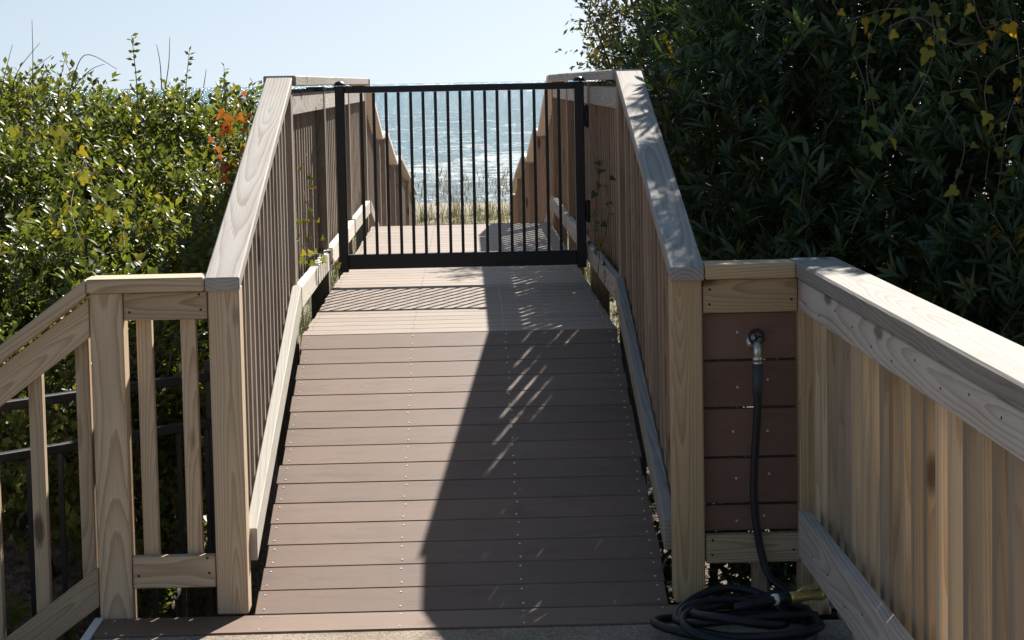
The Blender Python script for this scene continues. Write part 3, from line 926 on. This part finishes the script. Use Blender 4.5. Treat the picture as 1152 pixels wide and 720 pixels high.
def leaf_shoots(lv, P, D, per, slen, ll, lw, droop=0.0, spread=0.9, whorl=False, rbase=None):
    n = len(P)
    lenS = slen * (0.6 + 0.8 * RNG.random(n))
    tone = RNG.random(n)
    for k in range(per):
        u = (k + RNG.random(n) * 0.5) / per
        if whorl:
            u = 0.55 + 0.45 * u
        side = unit(np.cross(D, rdir(n)))
        bend = np.zeros((n, 3)); bend[:, 2] = -droop * u ** 2 * lenS
        pos = P + D * (lenS * u)[:, None] + bend
        ld = unit(D * (0.45 + 0.5 * u)[:, None] + side * spread + RNG.normal(size=(n, 3)) * 0.18)
        nn = unit(np.cross(ld, np.cross(D, ld)) + RNG.normal(size=(n, 3)) * 0.25 + np.array([0, 0, 0.45]))
        sc_ = 0.6 + 0.7 * RNG.random(n)
        r_ = np.clip(0.55 * tone + 0.45 * RNG.random(n), 0, 1) if rbase is None else rbase(n)
        lv.add(pos, ld, nn, ll * sc_, lw * sc_, r_)
    return lenS
def limbs(t, base, lobes, r0, mat='bark', name='trunk', k=2):
    m = MB()
    b = Vector(base)
    for c, r in lobes:
        c = Vector(c)
        mid = b.lerp(c, 0.5) + Vector((random.uniform(-.1, .1), random.uniform(-.1, .1), -0.08))
        m.tube(catmull([b + Vector((random.uniform(-.06, .06), random.uniform(-.06, .06), 0)), mid, c], 4), list(np.linspace(r0, r0 * .3, 9)), 7)
        for j in range(k):
            e = c + Vector(list(rdir(1)[0] * np.array(r) * 0.9))
            m.tube(catmull([mid.lerp(c, .6), (mid + e) / 2 + Vector((0, 0, .05)), e], 3), list(np.linspace(r0 * .4, r0 * .1, 7)), 5)
    return m
def twigs(m, P, D, lenS, every, rad):
    for i in range(0, len(P), every):
        p, d_ = Vector(list(P[i])), Vector(list(D[i]))
        m.tube([p - d_ * .06, p + d_ * float(lenS[i]) * .5, p + d_ * float(lenS[i])], [rad, rad * .7, rad * .3], 4, False)
    return m

# --- left hedge: three shrubs
def shrub(name, label, cat, base, lobes, n, per, slen, ll, lw, mat, tmpl=LEAF_S, keep=None, group=None, whorl=False, up_=0.55, inside=0.25, every=6, trad=.0025, droop=0.0, spread=.9, r0=.03):
    t = thing(name, label, cat, base, group)
    tm = limbs(t, base, lobes, r0)
    P, D = shoots(lobes, n, inside, up_, keep)
    lv = Leaves(tmpl)
    lenS = leaf_shoots(lv, P, D, per, slen, ll, lw, droop, spread, whorl)
    lv.build('crown', mat, t)
    tm.cur = 1
    twigs(tm, P, D, lenS, every, trad)
    obj('trunk', tm, ('bark', 'twig'), t)
    return t
left_keep = lambda P: (P[:, 0] < -0.83) & (P[:, 1] > np.maximum(6.55, 7.0 + (P[:, 0] + .86)))
def zz(x, y):
    return -0.75
lobesA, lobesB = [], []
rh = random.Random(5)
def hedge_top(x, y):
    return 0.74 + (y - 6.7) * 0.335 + (0.05 if x < -1.7 else 0.0) - (0.10 if x > -1.25 and y > 8.6 else 0.0)
for iy in range(9):
    for ix in range(6):
        y = 7.0 + iy * .43 + rh.uniform(-.1, .1)
        x = -1.18 - ix * .42 + rh.uniform(-.1, .1)
        if x < -0.95 - (y - 6.0) * .62: continue
        r = rh.uniform(.30, .42)
        z = min(hedge_top(x, y) - .20, 1.40 if x > -1.7 else 1.46) - r * .85 + rh.uniform(-.12, .08)
        (lobesA if x > -1.8 else lobesB).append(((x, y, z), (r, r, r)))
for (x, y, z, r) in [(-1.25, 8.2, .4, .42), (-1.3, 9.0, .5, .45)]:
    lobesA.append(((x, y, z), (r, r, r)))
for (x, y, z, r) in [(-2.3, 8.0, .4, .45), (-2.9, 7.9, .5, .45)]:
    lobesB.append(((x, y, z), (r, r, r)))
shrub('shrub', 'sunlit small leaved green shrub touching the left ramp railing', 'shrub', (-1.4, 8.0, -0.75), lobesA, 13000, 8, .14, .042, .023, 'leaf_shrub', keep=left_keep, group='shrubs left of the ramp', inside=.22, r0=.025, up_=.7)
shrub('shrub', 'sunlit small leaved green shrub at the far left edge', 'shrub', (-2.3, 8.0, -0.75), lobesB, 10000, 8, .14, .042, .023, 'leaf_shrub', keep=left_keep, group='shrubs left of the ramp', inside=.22, r0=.025, up_=.7)
lobesC = [((-1.15, 7.0, -.45), (.3, .35, .3)), ((-1.6, 6.75, -.5), (.4, .3, .25)), ((-2.1, 6.7, -.5), (.4, .35, .3)), ((-1.1, 7.7, -.35), (.25, .5, .35))]
shrub('undergrowth', 'low shaded leafy undergrowth behind the left front railing', 'undergrowth', (-1.5, 7.0, -0.75), lobesC, 800, 6, .12, .045, .026, 'leaf_shrub', keep=lambda P: P[:, 0] < -0.83, inside=.5)

lobesG = [((.95, 6.6, -.4), (.25, .4, .35)), ((.95, 7.3, -.3), (.25, .45, .4)), ((1.0, 8.2, -.2), (.25, .5, .5)), ((.98, 9.3, -.1), (.25, .6, .5)), ((.55, 6.9, -.5), (.3, .5, .2)), ((1.35, 6.5, -.5), (.35, .25, .3))]
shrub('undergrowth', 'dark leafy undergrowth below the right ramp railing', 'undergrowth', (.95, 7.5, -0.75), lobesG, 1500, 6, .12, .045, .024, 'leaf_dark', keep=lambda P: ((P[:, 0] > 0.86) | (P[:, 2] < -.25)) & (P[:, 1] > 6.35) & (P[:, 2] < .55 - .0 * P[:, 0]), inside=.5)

# tall sprigs standing up out of the hedge against the sky
def sprig(label, p, h, lean, n, ll, mat, leafn=True, rbase=None):
    t = thing('sprig', label, 'sprig', p)
    b = Vector(p)
    pts = catmull([b, b + Vector((lean[0] * .35, lean[1] * .35, h * .5)), b + Vector((lean[0], lean[1], h))], 6)
    m = MB(); m.tube(pts, list(np.linspace(.0035, .001, len(pts))), 5); obj('stem', m, 'twig', t)
    if n:
        lv = Leaves(LEAF_S)
        u = np.linspace(.25, 1, n)
        P = np.array([list(pts[int(x * (len(pts) - 1))]) for x in u])
        D = unit(np.stack([RNG.normal(size=n), RNG.normal(size=n) * .6, RNG.random(n) * .9], -1))
        lv.add(P, D, rdir(n) * .5 + np.array([0, -.4, .5]), ll * (.7 + .6 * RNG.random(n)), ll * .5 * np.ones(n), RNG.random(n) * .6)
        lv.build('foliage', mat, t)
    return t
def world_at(px, py, Y):
    """point at depth Y (world y) seen at photo pixel px, py -- measuring aid for real positions"""
    u = (px - 576.0) / F_PX; v_ = -(py - 360.0 + 87.0) / F_PX
    dr = rt2 * u + up2 * v_ + fw
    k = Y / dr.y
    return Vector((0.04, 0, 1.6)) + dr * k
for lab, px, py0, py1, Y, lean, n, ll in [
        ('tall leafy sprig rising highest above the left hedge', 156, 100, 40, 9.3, (-.02, 0), 26, .034),
        ('leafy sprig above the hedge just right of the tallest one', 208, 105, 58, 9.2, (.03, 0), 20, .030),
        ('small leafy sprig above the hedge near the left railing', 254, 112, 75, 9.4, (0, 0), 14, .03),
        ('bent sprig with dark hanging leaves above the left hedge', 64, 100, 62, 9.2, (.05, 0), 12, .034)]:
    p = world_at(px, py0 + 25, Y); q = world_at(px, py1, Y)
    sprig(lab, tuple(p), q.z - p.z, lean, n, ll, 'leaf_shrub')
for (a, b, c) in [((12, 110), (20, 80), (45, 48)), ((10, 112), (25, 88), (58, 62)), ((36, 110), (37, 70), (36, 22)), ((78, 105), (95, 62), (132, 78)), ((75, 108), (100, 80), (118, 72)), ((186, 100), (190, 70), (191, 42)), ((182, 100), (180, 70), (176, 50)), ((228, 105), (230, 92), (232, 78)), ((2, 110), (4, 90), (14, 50))]:
    m = MB()
    pts = catmull([world_at(*a, 9.5), world_at(*b, 9.5 + random.uniform(-.1, .1)), world_at(*c, 9.5)], 6)
    m.tube(pts, list(np.linspace(.003, .0011, len(pts))), 5)
    tag(obj('dry_stalk', m, 'twig'), 'bare dry stalk sticking up out of the left hedge into the sky', 'stalk', 'bare stalks above the left hedge')

# --- right side
RIGHT_LIM = lambda P: (P[:, 2] < 2.0 * P[:, 0] - 0.22)
def right_keep(P):
    a = RIGHT_LIM(P) & (P[:, 0] > 0.88 + .0 * P[:, 2])
    # keep clear of the fence on the right and its sun
    b = (P[:, 1] > 6.45)
    c = ~((P[:, 2] > 1.25) & (P[:, 1] < 5.42 + (P[:, 2] - 1.06) * 1.14))
    # a thin spot in the crown that lets some sun through to the ramp
    q = P - np.array([.20, 7.50, .43]); sd = np.array(list(SUN))
    along = q @ sd
    dist = np.linalg.norm(q - along[:, None] * sd, axis=1)
    return a & b & c & ((dist > .225) | (P[:, 1] > 10.3))
lobesD = []
for (x, y, z, r) in [(1.50, 8.2, 1.9, .55), (1.45, 8.9, 2.1, .55), (1.45, 9.7, 1.9, .55), (1.9, 8.6, 2.5, .6), (2.1, 8.0, 1.9, .6), (2.5, 8.5, 2.6, .7), (1.35, 8.0, 1.2, .5), (1.3, 8.8, 1.3, .45),
                     (1.35, 9.6, 1.2, .5), (1.45, 7.6, .7, .55), (2.1, 7.5, 1.2, .6), (2.6, 7.8, 1.7, .7), (1.6, 7.3, .0, .6), (2.3, 7.3, .3, .7), (3.0, 8.2, 2.4, .7), (1.35, 8.8, .3, .6), (2.1, 9.4, 2.9, .7), (1.4, 10.5, 1.5, .55), (1.5, 11.0, 1.95, .55), (1.75, 11.5, 2.4, .6), (1.4, 11.2, 1.3, .5), (2.0, 10.6, 2.8, .6), (2.4, 9.5, 1.4, .7), (2.9, 9.0, 1.0, .7), (3.1, 9.4, 1.8, .7), (2.2, 9.0, .7, .6), (2.6, 9.8, 2.4, .7)]:
    lobesD.append(((x, y, z), (r, r, r)))
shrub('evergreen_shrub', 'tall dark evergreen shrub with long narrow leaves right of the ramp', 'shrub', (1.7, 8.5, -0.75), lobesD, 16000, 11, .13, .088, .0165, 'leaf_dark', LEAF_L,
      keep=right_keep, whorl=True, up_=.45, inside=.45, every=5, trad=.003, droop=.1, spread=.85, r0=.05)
lobesF = [((2.7, 6.9, .2), (.7, .45, .6)), ((1.9, 6.85, .1), (.5, .4, .6)), ((2.2, 6.9, .75), (.55, .35, .5)), ((1.5, 6.7, -.1), (.3, .3, .6)), ((2.9, 7.2, 1.0), (.6, .4, .5))]
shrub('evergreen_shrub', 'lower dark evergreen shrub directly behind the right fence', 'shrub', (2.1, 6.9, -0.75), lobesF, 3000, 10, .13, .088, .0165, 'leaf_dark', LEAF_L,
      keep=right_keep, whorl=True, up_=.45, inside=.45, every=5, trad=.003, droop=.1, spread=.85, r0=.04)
lobesE = []
for (x, y, z, r) in [(1.32, 12.6, 1.75, .42), (1.45, 13.2, 2.15, .5), (1.75, 12.6, 2.3, .5), (1.4, 13.6, 1.4, .45), (1.5, 12.4, 1.0, .5), (1.9, 13.4, 2.7, .55), (1.55, 11.6, 1.4, .45), (1.7, 13.0, .3, .7), (1.2, 13.0, 2.1, .40), (1.3, 13.3, 2.6, .45), (1.15, 13.4, 1.75, .35)]:
    lobesE.append(((x, y, z), (r, r, r)))
shrub('small_tree', 'sunlit olive leaved small tree behind the right gate post against the sky', 'tree', (1.6, 12.9, -0.85), lobesE, 4300, 8, .17, .045, .022, 'leaf_olive', LEAF_S,
      keep=lambda P: (RIGHT_LIM(P) | ((P[:, 1] > 12.5) & (P[:, 2] < 2 * P[:, 0] + .62))) & (P[:, 0] > .84), every=4, trad=.003, r0=.045)

# vines with yellow leaves
def vine(name, label, paths, ll, mat, spacing, rad=.0018, rb=None, tm=LEAF_V, hang=True, base=None):
    b = paths[0][0] if base is None else base
    t = thing(name, label, 'vine', tuple(b))
    m = MB()
    lv = Leaves(tm)
    for pth in paths:
        pts = catmull(pth, 8)
        m.tube(pts, rad, 5)
        acc = 0
        for i in range(1, len(pts)):
            acc += (pts[i] - pts[i - 1]).length
            if acc > spacing:
                acc = random.uniform(-.02, 0.01)
                p = pts[i] + Vector((random.uniform(-.03, .03), random.uniform(-.05, 0), random.uniform(-.03, .02)))
                m.tube([pts[i], (pts[i] + p) / 2 + Vector((0, 0, .008)), p], rad * .6, 4)
                D = np.array([[random.uniform(-.7, .7), random.uniform(-.5, .2), random.uniform(-1, -.2) if hang else random.uniform(-.5, .9)]])
                Nn = np.array([[random.uniform(-1.3, 1.3), -.8, random.uniform(-.3, 1.2)]])
                s_ = ll * random.choice((random.uniform(.4, .8), random.uniform(.8, 1.25)))
                lv.add(np.array([list(p)]), D, Nn, np.array([s_]), np.array([s_ * random.uniform(.8, 1.05)]), np.array([random.random() if rb is None else rb()]))
    obj('stem', m, 'twig', t)
    lv.build('foliage', mat, t)
    return t
W_ = world_at
def H_(px, py, out=.10):
    return world_at(px, py, 3.075 / (.335 + (py - 98) / 2275.0) - out)
vine('vine', 'vine with yellow and green lobed leaves hanging over the dark shrub at upper right',
     [[W_(1040, -30, 7.3), W_(1050, 60, 7.05), W_(1010, 140, 7.0), W_(980, 180, 7.0)],
      [W_(1152, 30, 7.2), W_(1080, 50, 7.0), W_(1035, 20, 7.05), W_(1000, 30, 7.1)],
      [W_(1160, 60, 7.0), W_(1110, 90, 6.95), W_(1120, 160, 6.95), W_(1150, 190, 6.95)],
      [W_(1100, 100, 7.0), W_(1060, 110, 7.0), W_(1085, 160, 6.95), W_(1070, 220, 6.9), W_(1060, 270, 6.9)],
      [W_(960, 60, 7.4), W_(975, 110, 7.3), W_(965, 170, 7.25)],
      [W_(1020, -20, 7.3), W_(985, 30, 7.3), W_(975, 75, 7.3), W_(985, 130, 7.2)],
      [W_(1090, -30, 7.2), W_(1105, 30, 7.1), W_(1140, 25, 7.05), W_(1150, 120, 7.0)],
      [W_(1160, 80, 7.0), W_(1135, 130, 6.95), W_(1125, 200, 6.9), W_(1115, 260, 6.85)],
      [W_(930, -20, 7.6), W_(950, 20, 7.5), W_(1000, 10, 7.3), W_(1060, 15, 7.2)],
      [W_(1155, 190, 6.95), W_(1140, 240, 6.9), W_(1148, 290, 6.9)]],
     .050, 'leaf_yellow', .055, rb=lambda: random.choice((random.uniform(0, .3), random.uniform(0, .3), random.uniform(.1, .4), random.uniform(.3, .7), random.uniform(.45, .72), 0.1, random.uniform(.5, .9))))
vine('vine', 'few bright yellow leaves on the shrub above the right railing top',
     [[W_(745, 30, 8.9), W_(756, 42, 8.85), W_(760, 55, 8.85)], [W_(760, 55, 8.85), W_(752, 75, 8.85), W_(754, 90, 8.85), W_(770, 95, 8.85)]],
     .05, 'leaf_yellow', .045, rb=lambda: random.uniform(.3, .8))
vine('vine', 'single sprig of yellow leaves at the left tip of the olive tree beside the sky',
     [[W_(685, 45, 12.0), W_(672, 56, 12.0), W_(662, 60, 12.0)]], .05, 'leaf_yellow', .03, rb=lambda: random.uniform(.3, .8))
vine('vine', 'vine with orange and red leaves at the hedge edge beside the left railing',
     [[H_(252, 205), H_(242, 160), H_(262, 132), H_(272, 116), H_(290, 104)], [H_(252, 205), H_(246, 168), H_(258, 148), H_(250, 130)], [H_(252, 205), H_(272, 180), H_(278, 155), H_(283, 125)]],
     .042, 'leaf_orange', .065, hang=False)
vine('vine', 'vine with yellow green leaves trailing down the left hedge face',
     [[H_(95, 180), H_(110, 220), H_(135, 245), H_(140, 280)], [H_(95, 180), H_(80, 230), H_(92, 275)], [H_(95, 180), H_(125, 210), H_(150, 230)], [H_(95, 180), H_(60, 140), H_(30, 150), H_(15, 130)]],
     .046, 'leaf_yellow', .05, rb=lambda: random.uniform(.05, .55))
vine('vine', 'thin vine with small yellow leaves climbing the left landing railing',
     [[Vector((-.63, 8.9, .72)), Vector((-.64, 9.1, .95)), Vector((-.65, 8.8, 1.1)), Vector((-.66, 8.9, 1.3))], [Vector((-.62, 9.4, .80)), Vector((-.63, 8.9, .86)), Vector((-.64, 8.5, .9)), Vector((-.65, 8.6, 1.15))],
      [Vector((-.62, 9.9, .62)), Vector((-.60, 9.8, .72)), Vector((-.63, 9.5, .83))]],
     .030, 'leaf_yellow', .06, rb=lambda: random.uniform(.05, .5), hang=False)
vine('vine', 'dark thin vine on the inner face of the right landing railing',
     [[Vector((.63, 9.2, .7)), Vector((.64, 9.0, .95)), Vector((.645, 9.2, 1.15)), Vector((.645, 9.0, 1.25))], [Vector((.63, 8.7, .72)), Vector((.64, 8.8, .9)), Vector((.645, 8.6, 1.05)), Vector((.645, 8.8, 1.2))], [Vector((.64, 9.5, .75)), Vector((.64, 9.4, 1.0)), Vector((.645, 9.3, 1.1))]],
     .032, 'leaf_dark', .04, hang=False)

# --- dune grass and sea oats
lv_P = []
nT = 2600
TY = 22 + 44 * RNG.random(nT) ** 1.4
TXs = (RNG.random(nT) * 2 - 1) * (3 + TY * .14)
blV, blF, blR = [], [], []
def blade(p, h, lean, w, r_):
    az = random.uniform(0, 6.283)
    dx, dy = math.cos(az), math.sin(az)
    k = len(blV)
    for u in (0, .5, 1):
        c = (p[0] + dx * lean * u * u, p[1] + dy * lean * u * u, p[2] + h * (u - .25 * u * u * (lean / max(h, .1))))
        ww = w * (1 - u) * .5 + .0006
        blV.append((c[0] - dy * ww, c[1] + dx * ww, c[2])); blV.append((c[0] + dy * ww, c[1] - dx * ww, c[2]))
        blR.extend((r_, r_))
    blF.extend([[k, k + 1, k + 3, k + 2], [k + 2, k + 3, k + 5, k + 4]])
HZ = hz(TXs, TY)
for i in range(nT):
    if abs(TXs[i]) < .95 and TY[i] < 27.3: continue
    r0_ = random.random()
    for k in range(11):
        blade((TXs[i] + random.gauss(0, .07), TY[i] + random.gauss(0, .07), HZ[i] - .02), random.uniform(.25, .62), random.uniform(.1, .4), random.uniform(.008, .016), min(1, max(0, r0_ * .6 + random.random() * .4)))
for i in range(45):
    y = random.uniform(27.5, 36); x = random.uniform(-1.6, 1.6)
    z = float(hz(np.array([x]), np.array([y]))[0])
    h = random.uniform(1.2, 2.0)
    for q in range(2):
        blade((x, y, z), h, random.uniform(.1, .4), .009, .95)
    for q in range(14):
        blade((x + random.gauss(0, .05), y + random.gauss(0, .05), z + h * random.uniform(.70, .85)), .14, .1, .014, random.uniform(.8, 1))
V = np.array(blV)
g = link_mesh('dune_grass', V, blF, V, np.array(blR), None, 'grass', None)
tag(g, 'tall pale dune grass and sea oats between boardwalk and beach', 'grass', kind='stuff')
